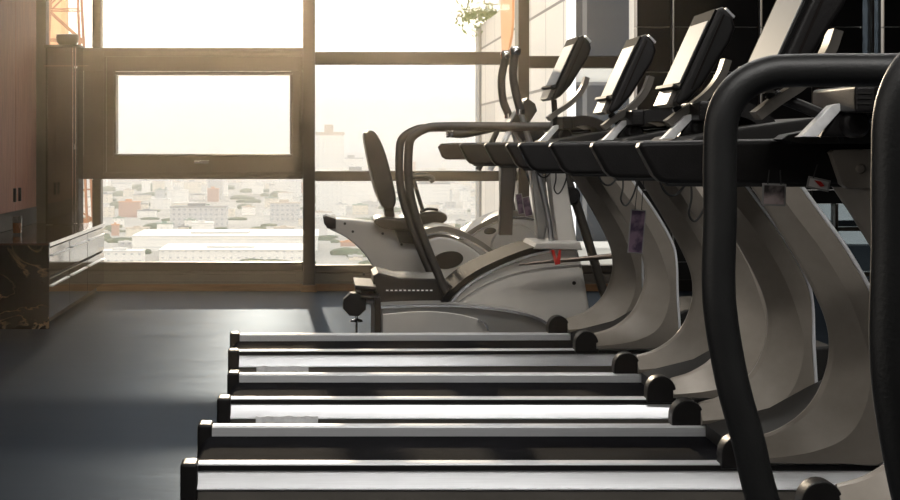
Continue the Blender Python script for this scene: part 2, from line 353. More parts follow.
# glazed display case at the end of the counter
DX0, DX1, DY0, DY1 = wx(46)*.975, wx(79)*.975, 14.02, 14.30
dz = EYE+(VY-45)/142.8
t = tag(empty('display_case', ((DX0+DX1)/2, (DY0+DY1)/2, CZ+.003)), 'tall narrow dark glazed display case standing on the counter by the window', 'display case')
ox, oy = t.location.x, t.location.y
def L(x0, x1, y0, y1, z0, z1, b=.002): return B(x0-ox, x1-ox, y0-oy, y1-oy, z0-CZ, z1-CZ, bev=b)
obj('back_panel', L(DX0, DX1, DY1-.02, DY1, CZ, dz), M['cabin'], t)
obj('side_panel', L(DX0, DX0+.015, DY0, DY1-.02, CZ, dz), M['cabin'], t)
obj('glass_front', L(DX0+.015, DX1-.03, DY0, DY0+.01, CZ, dz-.02), glass('smoked_glass', (.10, .085, .07), .10), t)
obj('glass_side', L(DX1-.01, DX1, DY0, DY1-.02, CZ, dz-.02), glass('smoked_side_glass', (.2, .17, .14), .1), t)
obj('top_panel', L(DX0-.01, DX1+.01, DY0-.01, DY1, dz-.02, dz), mat('case_top', (.035, .028, .022), .25), t)
for x in (DX1-.045, DX1-.025): obj('corner_post', L(x, x+.008, DY0-.006, DY0+.004, CZ, dz-.02, .001), M['chrome'], t)
for y in (66, 150, 195): obj('shelf', L(DX0+.015, DX1-.012, DY0+.012, DY1-.022, EYE+(VY-y)/142.8-.008, EYE+(VY-y)/142.8), M['steel'] if y == 66 else M['gloss'], t)
dz2 = EYE+(VY-66)/142.8
obj('shelf_edge', L(DX0-.01, DX1+.07, DY0-.012, DY0-.004, dz2-.004, dz2, .001), M['chrome'], t, 'thin bright shelf edge')
# things on and in the case
pc = ((DX0+DX1)/2+.02, 14.16)
prof = [(.0, 0), (.055, .002), (.075, .03), (.082, .06), (.078, .075), (.082, .08), (.074, .082), (.070, .07), (.0, .066)]
tag(obj('bowl', lathe(bmesh.new(), prof, (pc[0], pc[1], dz)), M['pot']), 'dark metal bowl on top of the display case', 'bowl')
prof = [(.0, 0), (.03, 0), (.045, .03), (.05, .07), (.03, .11), (.018, .13), (.026, .15), (.03, .17), (.02, .20), (0, .205)]
sy = EYE+(VY-195)/142.8
tag(obj('figurine', lathe(bmesh.new(), [(r*.75, h*.8) for r, h in prof], (pc[0]-.02, 14.16, sy+.004)), M['porcelain']), 'small rounded pale figurine on the lowest shelf of the display case', 'figurine')
s2 = EYE+(VY-150)/142.8
tag(obj('storage_box', B(pc[0]-.08, pc[0]+.05, 14.08, 14.2, s2+.004, s2+.039, .004), M['pot']), 'flat grey box on the middle shelf of the display case', 'box')
gx, gy = -1.885, 12.45
g = tag(empty('drinking_glass', (gx, gy, CZ)), 'small clear glass of amber drink on the marble counter', 'glass')
obj('tumbler', lathe(bmesh.new(), [(0, 0), (.028, 0), (.033, .115), (.030, .115), (.026, .012), (0, .012)], (0, 0, 0)), glass('clear_glass', (.85, .82, .78), .2), g)
obj('drink', lathe(bmesh.new(), [(0, .013), (.0255, .013), (.028, .075), (0, .075)], (0, 0, 0)), M['amber'], g, 'amber drink')

# ---------------- treadmills ----------------
SA = 396.25
def tp(x, y): return ((x-184.7)/SA, .25+(462-y)/SA)     # side elevation of a treadmill in metres
WID = .375
ST = [((752,437),(752,455),(752,461)), ((775,430),(785,452),(800,461)), ((798,416),(815,446),(840,461)), ((815,397),(842,433),(880.5,460)), ((826,372),(858,410),(881,425)),
      ((830,348),(866,376),(878,375)), ((827,322),(862,345),(876,322)), ((814,290),(845,297),(868,292)), ((790,247),(818,250),(843,248)), ((767,209),(787,209),(815,209)),
      ((748,180),(768,180),(794,180)), ((738,162),(757,162),(782,162))]
def upright_bm(yc):
    rows = []
    cols = [smooth([(*tp(*s[k]), 0) for s in ST], 5) for k in range(3)]
    bm = bmesh.new(); rings = []
    for I, R, O in zip(*cols):
        d = (O-R); dn = d.normalized() if d.length > 1e-5 else Vector((1, 0, 0)); O2 = O-dn*min(.008, d.length*.4)
        sec = [(I, -.004), (I.lerp(R, .10), -.012), (R, -.054), (O2, -.050), (O, -.036), (O, .036), (O2, .050), (R, .054), (I.lerp(R, .10), .012), (I, .004)]
        rings.append([bm.verts.new((p.x, yc+y, p.y)) for p, y in sec])
    for a, b in zip(rings, rings[1:]):
        for k in range(10): bm.faces.new([a[k], a[(k+1) % 10], b[(k+1) % 10], b[k]])
    bm.faces.new(rings[0][::-1]); bm.faces.new(rings[-1])
    return bm, cols[2]
def arm_poly():
    P = [(592,147),(593.5,143.5),(597,141.6),(700,140),(800,138),(850,136),(872,128),(884,118),(900,118),(900,178),(860,179),(616,178),(610,176),(605,171)]
    return [tp(*p) for p in P]
def console_parts(root, dx, dz, ang=0):
    yc0, yc1 = -.155, .155
    piv = Vector((1.30, 0, 1.15))
    def T(p):
        v = Vector((p[0], 0, p[1]))-piv; a = math.radians(ang); v = Vector((v.x*math.cos(a)+v.z*math.sin(a), 0, -v.x*math.sin(a)+v.z*math.cos(a)))
        return (v.x+piv.x+dx, v.z+piv.z+dz)
    prof = [(1.262,1.165),(1.278,1.20),(1.372,1.405),(1.386,1.412),(1.410,1.385),(1.418,1.358),(1.405,1.320),(1.380,1.281),(1.336,1.210),(1.294,1.165),(1.272,1.152)]
    bm = prism(bmesh.new(), [T(p) for p in prof], yc0, yc1, .012, 3)
    con = obj('console', bm, M['black'], root, ang=50)
    # arched crown of the housing
    u = Vector((1.372-1.278, 0, 1.405-1.20)).normalized(); nrm = Vector((-u.z, 0, u.x))
    def face_pt(s, off):   # s along the face from the bottom, off = out of the face
        p = Vector((1.278, 0, 1.20))+u*s+nrm*off; return T((p.x, p.z))
    def slab(s0, s1, o0, o1, y0, y1, bev=.002):
        return prism(bmesh.new(), [face_pt(s0, o0), face_pt(s1, o0), face_pt(s1, o1), face_pt(s0, o1)], y0, y1, bev)
    obj('screen_bezel', slab(-.005, .224, -.004, .006, yc0+.008, yc1-.008), M['bezel'], con)
    obj('screen', slab(.012, .190, .004, .008, yc0+.028, yc1-.028, .001), M['screen'], con, 'pale switched-off screen')
    obj('reading_ledge', slab(-.006, .003, .0, .022, yc0+.02, yc1-.02, .003), M['hood'], con)
    obj('lower_panel', slab(-.052, -.010, -.006, .012, yc0+.05, yc1-.05, .004), M['skirt'], con, 'small grey panel below the screen')
    obj('side_seam', prism(bmesh.new(), [T(p) for p in [(1.385,1.392),(1.39,1.39),(1.305,1.195),(1.30,1.197)]], yc0-.002, yc0+.004), M['cabin'], con)
    obj('back_vent', prism(bmesh.new(), [T(p) for p in [(1.395,1.405),(1.418,1.382),(1.421,1.388),(1.398,1.411)]], yc0+.02, yc1-.02), M['steel'], con)
    # curved bracket behind
    bp = smooth([(1.432,0,1.275),(1.418,0,1.235),(1.392,0,1.195),(1.355,0,1.16),(1.31,0,1.13),(1.27,0,1.10)], 5)
    bb = bmesh.new(); ribbon(bb, [(p.x+dx, p.z+dz*.6) for p in bp][::-1], -.020, -.04, .02)
    obj('console_bracket', bb, M['skirt'], root, 'curved taupe bracket behind the console')
    bb = bmesh.new(); tube(bb, smooth([(1.29+dx, 0, 1.155+dz), (1.335, 0, 1.10), (1.36, 0, 1.06)], 4), .012, 10); obj('console_stem', bb, M['black'], root)
def treadmill_base():
    root = empty('treadmill', (0, 0, 0))
    for s, sd in ((-1, 'near'), (1, 'far')):
        yo = WID*s
        def Y(v): return yo-v*s            # v inwards
        def P(poly): # polygon in (inwards, z), extruded along x
            return [(Y(a), z) for a, z in poly]
        def ex(poly, x0, x1, bev=0):
            bm = bmesh.new(); pp = P(poly)
            a = [bm.verts.new((x0, p[0], p[1])) for p in pp]; b = [bm.verts.new((x1, p[0], p[1])) for p in pp]
            bm.faces.new(a); bm.faces.new(b[::-1])
            for i in range(len(pp)): bm.faces.new([a[i], b[i], b[(i+1) % len(pp)], a[(i+1) % len(pp)]])
            return bm
        r = obj('side_rail', ex([(.004, .240), (.010, .249), (.016, .251), (.066, .251), (.072, .246), (.072, .222), (.010, .222), (.004, .232)], .040, 1.90), M['alu2'], root); r['side'] = sd
        gv = obj('rail_groove', B(.0403, 1.9, min(Y(.0005), Y(.02)), max(Y(.0005), Y(.012)), .2345, .2475), M['black'], r)
        r2 = obj('rail_band', ex([(.006, .233), (.000, .230), (-.020, .196), (-.020, .190), (.01, .188)], .0405, 1.90), M['alu'], root, 'bright brushed side band'); r2['side'] = sd
        k = obj('side_skirt', ex([(.012, .189), (-.012, .187), (-.004, .045), (.05, .045), (.05, .189)], .0405, 1.92), M['skirt'], root); k['side'] = sd
        c = B(-.002, .042, min(Y(-.024), Y(.075)), max(Y(-.024), Y(.075)), .035, .256, .009, 3)
        c = obj('end_cap', c, M['black'], root); c['side'] = sd
        # tombstone-shaped cover where the upright starts
        x0, z0 = 1.350, .252
        pol = [(x0, z0-.012), (x0, z0+.022)]+[(x0+.046-.046*math.cos(a), z0+.022+.050*math.sin(a)) for a in [PI*i/14 for i in range(1, 14)]]+[(x0+.092, z0+.022), (x0+.092, z0-.012)]
        f = obj('rail_cover', prism(bmesh.new(), pol, min(Y(-.012), Y(.058)), max(Y(-.012), Y(.058)), .006, 2), M['black'], root); f['side'] = sd
        yc = Y(.030)
        bm, outer = upright_bm(yc)
        u = obj('upright', bm, M['taupe'], root, ang=13); u['side'] = sd
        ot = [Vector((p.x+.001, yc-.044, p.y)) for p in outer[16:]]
        obj('bright_edge', tube(bmesh.new(), ot, .005, 8), M['edge'], u, 'pale painted highlight along the edge')  # pale tube painted as the backlit rim highlight on the upright
        a = obj('handrail', prism(bmesh.new(), arm_poly(), yc-.032, yc+.032, .013, 4), M['black'], root, ang=50); a['side'] = sd
        # lower lip of the handrail
        pp = [tp(612, 175), tp(618, 180.5), tp(860, 181.5), tp(860, 175)]
        obj('handrail_underside', prism(bmesh.new(), pp, yc-.025, yc+.025, .004, 2), M['rubber'], a)
        pl = [(1.436,1.030),(1.433,1.034),(1.440,1.040),(1.60,1.042),(1.60,.957),(1.47,.957),(1.458,.966)]
        bp = obj('joint_plate', prism(bmesh.new(), pl, yc-.064, yc-.026, .003, 2), M['taupe'], a, 'taupe plate with a round bolt')
        obj('bolt', lathe(bmesh.new(), [(0, -.006), (.008, -.005), (.011, 0), (.011, .004), (0, .004)], (1.497, yc-.064, .999), 16, 'Y'), M['taupe'], bp)
    obj('running_belt', prism(bmesh.new(), [(.03,.11),(.012,.125),(.006,.165),(.014,.205),(.035,.222),(1.62,.222),(1.62,.11)], -.305, .305, 0), M['belt'], root)
    obj('rear_guard', B(.012, .05, -.33, .33, .04, .12, .008), M['black'], root)
    obj('rear_roller', lathe(bmesh.new(), [(0, -.32), (.040, -.32), (.040, .32), (0, .32)], (.052, 0, .170), 20, 'Y'), M['rubber'], root)
    hp = [(1.44,.20),(1.44,.258),(1.50,.275),(1.62,.305),(1.72,.36),(1.80,.40),(1.95,.41),(2.06,.36),(2.12,.24),(2.12,.05),(1.60,.05),(1.60,.2)]
    obj('motor_hood', prism(bmesh.new(), hp, -.30, .30, .012, 3), M['hood'], root)
    for x in (.12, 2.0):
        for y in (-.3, .3): obj('foot', lathe(bmesh.new(), [(0, 0), (.03, 0), (.03, .02), (.015, .025), (.015, .07), (0, .07)], (x, y, 0), 14), M['rubber'], root)
    # dash between the arms
    dp = [(1.285,1.062),(1.30,1.072),(1.42,1.095),(1.60,1.12),(1.72,1.10),(1.72,1.055),(1.32,1.052)]
    obj('dash_tray', prism(bmesh.new(), dp, -.318, .318, .01, 2), M['hood'], root)
    g = bmesh.new(); gp = smooth([(1.365,-.10,1.158),(1.41,-.10,1.168),(1.46,-.10,1.162),(1.51,-.10,1.138),(1.555,-.10,1.09)], 5)
    ribbon(g, [(p.x, p.z) for p in gp], .040, -.16, .16)
    gr = obj('grip_bar', g, M['black'], root)
    gb = bmesh.new(); box(gb, 1.335, 1.378, -.17, .17, 1.112, 1.165, .008, 3); obj('grip_pod', gb, M['black'], gr)
    gs = bmesh.new()
    for z in (1.128, 1.138, 1.148): box(gs, 1.338, 1.365, -.173, -.168, z, z+.003)
    obj('grip_slots', gs, M['hood'], gr)
    sp = prism(bmesh.new(), [(1.255,1.066),(1.262,1.070),(1.318,1.128),(1.334,1.132),(1.340,1.122),(1.29,1.066)], -.06, -.015, .004)
    pd = obj('control_paddle', sp, M['label'], root, 'slanted silver plate')
    obj('paddle_housing', prism(bmesh.new(), [(1.30,1.066),(1.332,1.122),(1.350,1.130),(1.37,1.115),(1.385,1.066)], -.05, .01, .01, 3), M['black'], pd)
    obj('knob', lathe(bmesh.new(), [(0, -.035), (.02, -.035), (.026, -.025), (.026, .02), (0, .02)], (1.362, -.06, 1.090), 20, 'Y'), M['black'], pd)
    obj('rod', tube(bmesh.new(), [(1.38, -.03, 1.10), (1.47, -.03, 1.105)], .009, 10), M['chrome'], pd, 'short chrome rod')
    # safety cord under the near arm
    yc = -WID+.01
    cp = smooth([(1.20,yc,1.06),(1.19,yc-.035,.98),(1.205,yc-.035,.935),(1.235,yc-.02,.925),(1.27,yc,.96)], 6)
    o = obj('safety_cord', tube(bmesh.new(), cp, .0032, 6), M['rubber'], root); o['side'] = 'near'
    cp = smooth([(1.27,yc-.03,.99),(1.272,yc-.035,.92),(1.265,yc-.035,.88),(1.28,yc-.035,.86),(1.30,yc-.035,.885),(1.315,yc-.035,.93),(1.318,yc-.03,.98)], 6)
    o = obj('safety_cord', tube(bmesh.new(), cp, .0030, 6), M['rubber'], root); o['side'] = 'near'
    return root
base = treadmill_base()
defs = [  # rear X, centre distance, rotation, console dx, dz, label, skipped side
 (-.347, 5.380, 0, .015, 0, 'black and taupe treadmill second from the camera, its whole near rail in view', ()),
 (-.322, 6.67, 0, .0, 0, 'black and taupe treadmill third from the camera with a white scuffed strip on its side', ()),
 (-.368, 8.13, 2.0, .035, .08, 'black and taupe treadmill fourth from the camera, nearest the cross trainer and bike', ()),
 (-.31, 4.00, 0, -.085, 0, 'treadmill nearest the camera, its deck below the photo edge, with a bolted taupe plate', ('near',)),
]
tms = []
for i, (x, d, r, cdx, cdz, lab, skip) in enumerate(defs):
    t = base if i == 0 else copy_tree(base, None)
    tms.append((t, x, d, r, cdx, cdz, lab, skip))
for i, (t, x, d, r, cdx, cdz, lab, skip) in enumerate(tms):
    t.location = (x, d, 0); t.rotation_euler = (0, 0, math.radians(r))
    tag(t, lab, 'treadmill', 'row of treadmills')
    console_parts(t, cdx, cdz)
    for c in t.children:
        if c.name.split('.')[0] == 'handrail': c.location.x += {0: (0, -.025), 1: (-.08, -.055), 2: (-.03, -.055), 3: (0, -.03)}[i][c['side'] == 'far']
    if skip:
        for c in list(t.children):
            if c.get('side') == 'near' and c.name.split('.')[0] in ('upright', 'handrail', 'rail_cover', 'safety_cord'):
                for g in list(c.children):
                    for q in list(g.children): bpy.data.objects.remove(q)
                    bpy.data.objects.remove(g)
                bpy.data.objects.remove(c)
    if i == 3:
        for c in t.children:
            if c.name.startswith('dash_tray'): c.scale.y = .14; c.location.y += .272
    if i in (1, 2):
        # scuffed white maker's strip on the skirt
        rnd = random.Random(i); pts = []
        d0 = d-WID; s0 = F/d0
        xa, xb, yt, yb = ((256, 318, 414.5, 423.5), (253, 305, 365, 372.5))[i-1]
        n = 16
        top = [(xa+(xb-xa)*k/n, yt+rnd.uniform(-.2, 1.8)) for k in range(n+1)]; bot = [(xa+(xb-xa)*k/n, yb+rnd.uniform(-1.5, .3)) for k in range(n+1)]
        pol = [((p[0]-VX)/s0-x, EYE+(VY-p[1])/s0) for p in top+bot[::-1]]
        obj('nameplate', prism(bmesh.new(), pol, -WID-.026, -WID-.004), M['label'], t, 'scuffed white strip')

# ---------------- cards hanging from the handrails ----------------
def card_mat(name, a, b, sc):
    m = bpy.data.materials.new(name); m.use_nodes = True; n = m.node_tree.nodes; l = m.node_tree.links; bs = n['Principled BSDF']
    tc = n.new('ShaderNodeTexCoord'); t = n.new('ShaderNodeTexNoise'); t.inputs['Scale'].default_value = sc; t.inputs['Detail'].default_value = 6; l.new(tc.outputs['Object'], t.inputs[0])
    r = n.new('ShaderNodeValToRGB'); r.color_ramp.elements[0].color = (*a, 1); r.color_ramp.elements[1].color = (*b, 1); r.color_ramp.elements[0].position = .44; r.color_ramp.elements[1].position = .58
    l.new(t.outputs[0], r.inputs[0]); l.new(r.outputs[0], bs.inputs['Base Color']); bs.inputs['Roughness'].default_value = .25; return m
mp_ = card_mat('purple_print', (.05, .035, .06), (.16, .11, .15), 22); mg_ = card_mat('mountain_print', (.05, .045, .045), (.42, .34, .33), 12)
def card(name, x0, x1, y0, y1, d, m, label, strings, tilt=0, ytop=176):
    cx, cz = px((x0+x1)/2, (y0+y1)/2, d); w = (x1-x0)/F*d/2; h = (y1-y0)/F*d/2
    t = tag(empty(name, (cx, d, cz)), label, 'card'); t.rotation_euler = (0, math.radians(tilt), 0)
    b = obj('sleeve', B(-w-.002, w+.002, -.0006, .0016, -h-.002, h+.002, .0004, seg=1), M['shelld'], t, 'clear grey sleeve')
    obj('printed_card', B(-w+.002, w-.002, -.0016, -.0006, -h+.002, h-.002), m, t)
    for sx in strings:
        zt = (y0-ytop)/F*d
        obj('string', tube(bmesh.new(), [(sx*w, 0, h), (sx*w*.8, 0, h+zt)], .0014, 6), M['rubber'], t)
    return t
card('hanging_card', 629.5, 644, 210, 253, 6.385, mp_, 'long purple printed card hanging on two cords between the taupe uprights', (-.5, .4), 5, 166)
card('hanging_card', 763, 785, 184.5, 205, 4.25, mg_, 'small card with a dark mountain picture under the nearest handrail', (-.6, .6), 2, 170)
card('hanging_card', 808, 829, 179, 189, 4.25, card_mat('white_print', (.5, .48, .46), (.6, .58, .56), 4), 'small white card marked with red just below the nearest handrail, beside the bolted plate', (-.6,), 12, 165)
cx_, cz_ = px(819, 186, 4.245)
rm = prism(bmesh.new(), [(cx_-.012, cz_+.006), (cx_+.002, cz_+.006), (cx_+.012, cz_-.002), (cx_+.004, cz_-.005), (cx_-.004, cz_+.0)], 4.243, 4.2465); 
hc = [o for o in bpy.data.objects if o.get('label', '').startswith('small white card')][0]
rmo = obj('red_mark', rm, M['red'], hc); rmo.matrix_parent_inverse = Matrix.Translation((-cx_, 0, -cz_)) @ Matrix.Translation((0, -4.25, 0))

# ---------------- cross trainers ----------------
def local(root):
    L_ = root.location.copy()
    def build(name, bm, m, label=None, parent=None, ang=40):
        bmesh.ops.translate(bm, verts=bm.verts, vec=-L_)
        return obj(name, bm, m, parent or root, label, ang=ang)
    return build
def pxs(pts, d): return [px(x, y, d) for x, y in pts]
def path(pts, d, n=5): return smooth([(px(x, y, d)[0], d, px(x, y, d)[1]) for x, y in pts], n)
D0, D1 = 9.12, 9.72
root = tag(empty('cross_trainer', ((500-VX)/F*9.4, 9.4, 0)), 'light grey cross trainer with a pair of tall bent charcoal rails behind the last treadmill', 'exercise machine')
b = local(root)
cov = smooth([(*p, 0) for p in pxs([(447,306),(458,291),(475,278),(500,264),(530,253),(556,247.5),(577,247)], D0)], 5)
poly = [(p.x, p.y) for p in cov]+pxs([(583,270),(590,312),(592,372),(447,372)], D0)
body = b('drive_cover', prism(bmesh.new(), poly, D0, D1, .02, 3), M['shell'])
arcs = [(p.x, p.y) for p in smooth([(*p, 0) for p in pxs([(441,302),(454,287),(472,273),(498,260),(528,248.5),(556,243)], D0)], 5)]
b('cover_rim', ribbon(bmesh.new(), arcs, .026, D0-.008, D1+.008), M['bezel'], 'dark rim over the cover')
arcs = [(p.x, p.y) for p in smooth([(*p, 0) for p in pxs([(449,303),(461,289.5),(478,277),(502,264.5),(531,254),(552,249.5)], D0)], 5)]
b('rim_strip', ribbon(bmesh.new(), arcs, .011, D0-.011, D0+.02), M['trims'], 'pale silver strip')
arcs = [(p.x, p.y) for p in smooth([(*p, 0) for p in pxs([(453,306),(475,290),(505,276),(540,268),(582,264)], D0)], 5)]
b('cover_seam', ribbon(bmesh.new(), arcs, .004, D0-.003, D0+.01), M['shelld'])
b('top_ledge', prism(bmesh.new(), pxs([(533,249),(536,243),(580,242.5),(582,250)], D0), D0-.015, D1-.1, .006), M['shell'])
b('axle_hole', lathe(bmesh.new(), [(0, 0), (.009, 0), (.009, .01), (0, .01)], (px(574, 283, D0)[0], D0-.004, px(574, 283, D0)[1]), 14, 'Y'), M['black'])
# rear track
tr = [(p.x, p.y) for p in smooth([(*p, 0) for p in pxs([(381,306),(420,304.5),(465,305),(510,310),(540,318),(556,330)], 8.98)], 4)]
b('rear_track', prism(bmesh.new(), tr+pxs([(556,372),(381,372)], 8.98), 8.98, 9.70, .012, 2), M['shelld'], 'grey curved rear track')
b('track_rim', ribbon(bmesh.new(), tr, .012, 8.972, 9.0), M['trims'], 'bright rim')
tr2 = [(p.x, p.y) for p in smooth([(*p, 0) for p in pxs([(383,314),(420,311),(452,313),(478,319),(486,324),(489,330)], 8.98)], 4)]
b('inner_panel', prism(bmesh.new(), tr2+pxs([(489,360),(383,360)], 8.98), 8.97, 8.99, .002, 1), M['shell'])
b('track_rim', ribbon(bmesh.new(), tr2[12:], .008, 8.962, 8.98), M['trims'], 'bright rim')
b('pedal_base', prism(bmesh.new(), pxs([(373,275),(378,272),(398,277),(440,278),(447,282),(459,291),(459,306),(376,310),(373,290)], 9.25), 9.2, 9.68, .01), M['black'])
dm = bmesh.new()
for k in range(11):
    xa, za = px(386+k*4.4, 290.2, 9.2); box(dm, xa, xa+.011, 9.192, 9.21, za-.003, za+.002)
b('dotted_line', dm, M['label'], 'row of pale dashes')
b('rear_bracket', prism(bmesh.new(), pxs([(374,296),(380,296),(381,372),(374,372)], 9.1), 9.0, 9.66, .004), M['black'])
b('rear_bumper', prism(bmesh.new(), pxs([(355,284.5),(376,286),(376,290.5),(355,289)], 9.1), 9.05, 9.6, .006), M['black'])
b('rear_bumper', prism(bmesh.new(), pxs([(360,294),(378,295),(378,299),(360,298)], 9.1), 9.05, 9.6, .006), M['black'])
wxx, wzz = px(354.5, 304, 9.1)
oc = [(wxx+.056*math.cos(a+.35), wzz+.056*math.sin(a+.35)) for a in [2*PI*k/8 for k in range(8)]]
wh = b('transport_wheel', prism(bmesh.new(), oc, 9.06, 9.16, .008, 2), M['black'])
b('wheel_bracket', tube(bmesh.new(), path([(358,288), (361,300), (373,302)], 9.18, 3), .012, 10), M['steel'])
b('levelling_foot', lathe(bmesh.new(), [(0, 0), (.03, 0), (.03, .012), (.005, .018), (.005, .235), (.03, .24), (.026, .25), (.006, .255), (.006, .3), (0, .3)], (wxx+.01, 9.17, 0), 14), M['chrome'])
# mast and struts
b('mast', prism(bmesh.new(), pxs([(545,150),(560,150),(576,246),(556,246)], 9.4), 9.33, 9.5, .012, 2), M['shell'])
b('mast', prism(bmesh.new(), pxs([(528,150),(541,150),(549,210),(543,246),(538,246)], 9.55), 9.52, 9.62, .012, 2), M['shelld'], 'darker second mast')
b('diagonal_strut', tube(bmesh.new(), path([(562,165),(580,215),(606,300)], 9.6), .022, 12), M['bronze'])
b('strut_joint', lathe(bmesh.new(), [(0, -.04), (.035, -.04), (.045, -.02), (.045, .02), (.035, .04), (0, .04)], (px(571, 196, 9.55)[0], 9.57, px(571, 196, 9.55)[1]), 18, 'Y'), M['black'])
b('link_bar', tube(bmesh.new(), path([(519,264.5),(545,262),(575,259.5),(612,256)], 9.08), .006, 10, .013), M['pot'], 'tapering steel link')
b('red_clip', prism(bmesh.new(), pxs([(551,250),(554,250),(556.5,259),(559,250),(561,250),(560,264),(555,265)], 9.07), 9.06, 9.075, .002), M['red'])
# rails, one on each side
for d, lbl, off in ((9.2, None, 0), (9.95, None, 0)):
    e = 1 if d < 9.5 else .927
    pts = [(585,126.5),(520,126.5),(443,126.5),(425,129),(411.5,138),(408.5,152),(408.5,178),(412.5,205),(426,245),(449,300),(452,312)]
    if d > 9.5: pts = [(x-2.5, y) for x, y in pts]
    P3 = [((x-VX)/F*9.2, d, EYE+(VY-y)/F*9.2) for x, y in pts]
    b('side_rail', tube(bmesh.new(), smooth(P3, 6), .0205, 14), M['bronze'])
b('pulse_grip', tube(bmesh.new(), path([(449,133),(462,134),(480,131),(500,126)], 9.3), .019, 12), M['rubber'])
for x in (447.5, 451.5): b('grip_ring', lathe(bmesh.new(), [(0, -.007), (.022, -.007), (.022, .007), (0, .007)], (px(x, 133, 9.3)[0], 9.3, px(x, 133, 9.3)[1]), 16, 'X'), M['chrome'])
# moving handles
def handle(pts, d, low):
    h = b('moving_handle', tube(bmesh.new(), path(pts, d), .0195, 14), M['rubber'])
    x, z = px(pts[0][0], pts[0][1], d)
    bm = bmesh.new(); lathe(bm, [(0, -.022), (.024, -.022), (.027, -.012), (.027, .008), (.020, .018), (0, .02)], (x, d, z+.004), 18)
    o = b('handle_cap', bm, M['chrome'], 'polished cap', h)
    o = b('handle_tube', tube(bmesh.new(), path(low, d), .014, 12), M['steel'], 'steel lower tube', h)
    x, z = px(low[0][0], low[0][1], d)
    o = b('collar', lathe(bmesh.new(), [(0, -.012), (.022, -.012), (.022, .012), (0, .012)], (x, d, z), 16), M['chrome'], None, h)
handle([(506,55),(504.5,62),(501.5,80),(503,100),(509,116)], 9.78, [(509,116),(516,140),(534,190),(541,240)])
handle([(515.5,51),(514,60),(513,76),(516,94),(520.5,112)], 9.3, [(520.5,112),(526,130),(535,160),(548,215),(552,246)])
cn = b('console', prism(bmesh.new(), pxs([(505,130),(526,98),(534,104),(536,111),(521,134)], 9.45), 9.4, 9.62, .003, 1), M['black'])
b('console_screen', prism(bmesh.new(), pxs([(509,126),(525,101),(523.5,100),(507,125)], 9.45), 9.42, 9.6), M['screen'], None, cn)
b('console_strut', tube(bmesh.new(), path([(500,124),(492,142),(478,170)], 9.5), .014, 10), M['bronze'])
b('console_strut', tube(bmesh.new(), path([(512,126),(504,142),(490,170)], 9.42), .013, 10), M['label'], 'silver strut')
b('console_neck', prism(bmesh.new(), pxs([(512,128),(540,128),(562,152),(528,152)], 9.45), 9.4, 9.56, .01), M['black'])

# two more trainers behind, near the window
def rear_trainer(rootloc, d, cover, arc, oval, label, post, w=.5):
    r = tag(empty('elliptical_trainer', rootloc), label, 'exercise machine', 'elliptical trainers by the window')
    b2 = local(r)
    c = [(p.x, p.y) for p in smooth([(*p, 0) for p in pxs(cover, d)], 5)]
    z0 = 0.04
    poly = c+[(c[-1][0], z0), (c[0][0], z0)]
    b2('drive_cover', prism(bmesh.new(), poly, d, d+w, .02, 2), M['shell'])
    a = [(p.x, p.y) for p in smooth([(*p, 0) for p in pxs(arc, d)], 5)]
    b2('cover_rim', ribbon(bmesh.new(), a, .03, d-.012, d+w+.01), M['skirt'], 'grey rim')
    b2('rim_strip', ribbon(bmesh.new(), [(x, z-.032) for x, z in a], .008, d-.015, d+.01), M['trims'], 'bright strip')
    if oval:
        ox_, oz_ = px(oval[0], oval[1], d); rx, rz = oval[2]/F*d, oval[3]/F*d
        b2('hand_opening', prism(bmesh.new(), [(ox_+rx*math.cos(t_)+.2*rx*math.sin(t_), oz_+rz*math.sin(t_)) for t_ in [2*PI*k/24 for k in range(24)]], d-.006, d+.02, .003, 1), M['black'], 'dark oval opening')
    if post:
        b2('post', prism(bmesh.new(), pxs(post, d+.2), d+.12, d+.26, .01), M['bronze'])
    b2('floor_bar', B(c[0][0], c[0][0]+.08, d-.03, d+w+.05, 0, .05, .01), M['black']); b2('floor_bar', B(c[-1][0]-.08, c[-1][0], d-.03, d+w+.05, 0, .05, .01), M['black'])
    return b2
b2 = rear_trainer((.8, 11.2, 0), 10.9, [(425,240),(440,236),(458,240),(476,250),(492,266),(500,284),(502,300)], [(425,229),(442,226),(462,231),(484,243),(503,259),(510,270)], (448,260,15,9), 'grey elliptical trainer with a dark oval opening, between the bike and the cross trainer', None)
b2('handrail', prism(bmesh.new(), pxs([(438,147),(441,143.5),(452,143),(560,141),(560,160),(446,159.5),(442,157)], 11.0), 10.98, 11.05, .012, 3), M['black'])
b2('handrail_post', prism(bmesh.new(), pxs([(501,158),(515,158),(512,235),(499,235)], 11.0), 10.97, 11.07, .01), M['bronze'])
b3 = rear_trainer((1.3, 12.3, 0), 12.2, [(455,246),(475,232),(497,222),(518,218),(545,222),(560,240),(566,262)], [(452,243),(473,228),(495,216),(518,211),(545,216)], (490,231,6,3.4), 'pale elliptical trainer with a dark post, the one closest to the window', [(499,150),(517,150),(513,200),(516,216),(500,216)])
b3('pivot_disc', lathe(bmesh.new(), [(0, -.02), (.14, -.02), (.15, 0), (.15, .02), (0, .02)], (px(515, 248, 12.2)[0], 12.19, px(515, 248, 12.2)[1]), 28, 'Y'), M['shell'])
card('hanging_card', 517, 523, 194, 214, 11.01, mp_, 'purple card hanging in front of the dark post by the window, the left of two', (0,), -8, 157)
card('hanging_card', 523.5, 531, 197, 216, 11.03, mp_, 'purple card hanging beside the dark post by the window, the right of two', (0,), -12, 157)

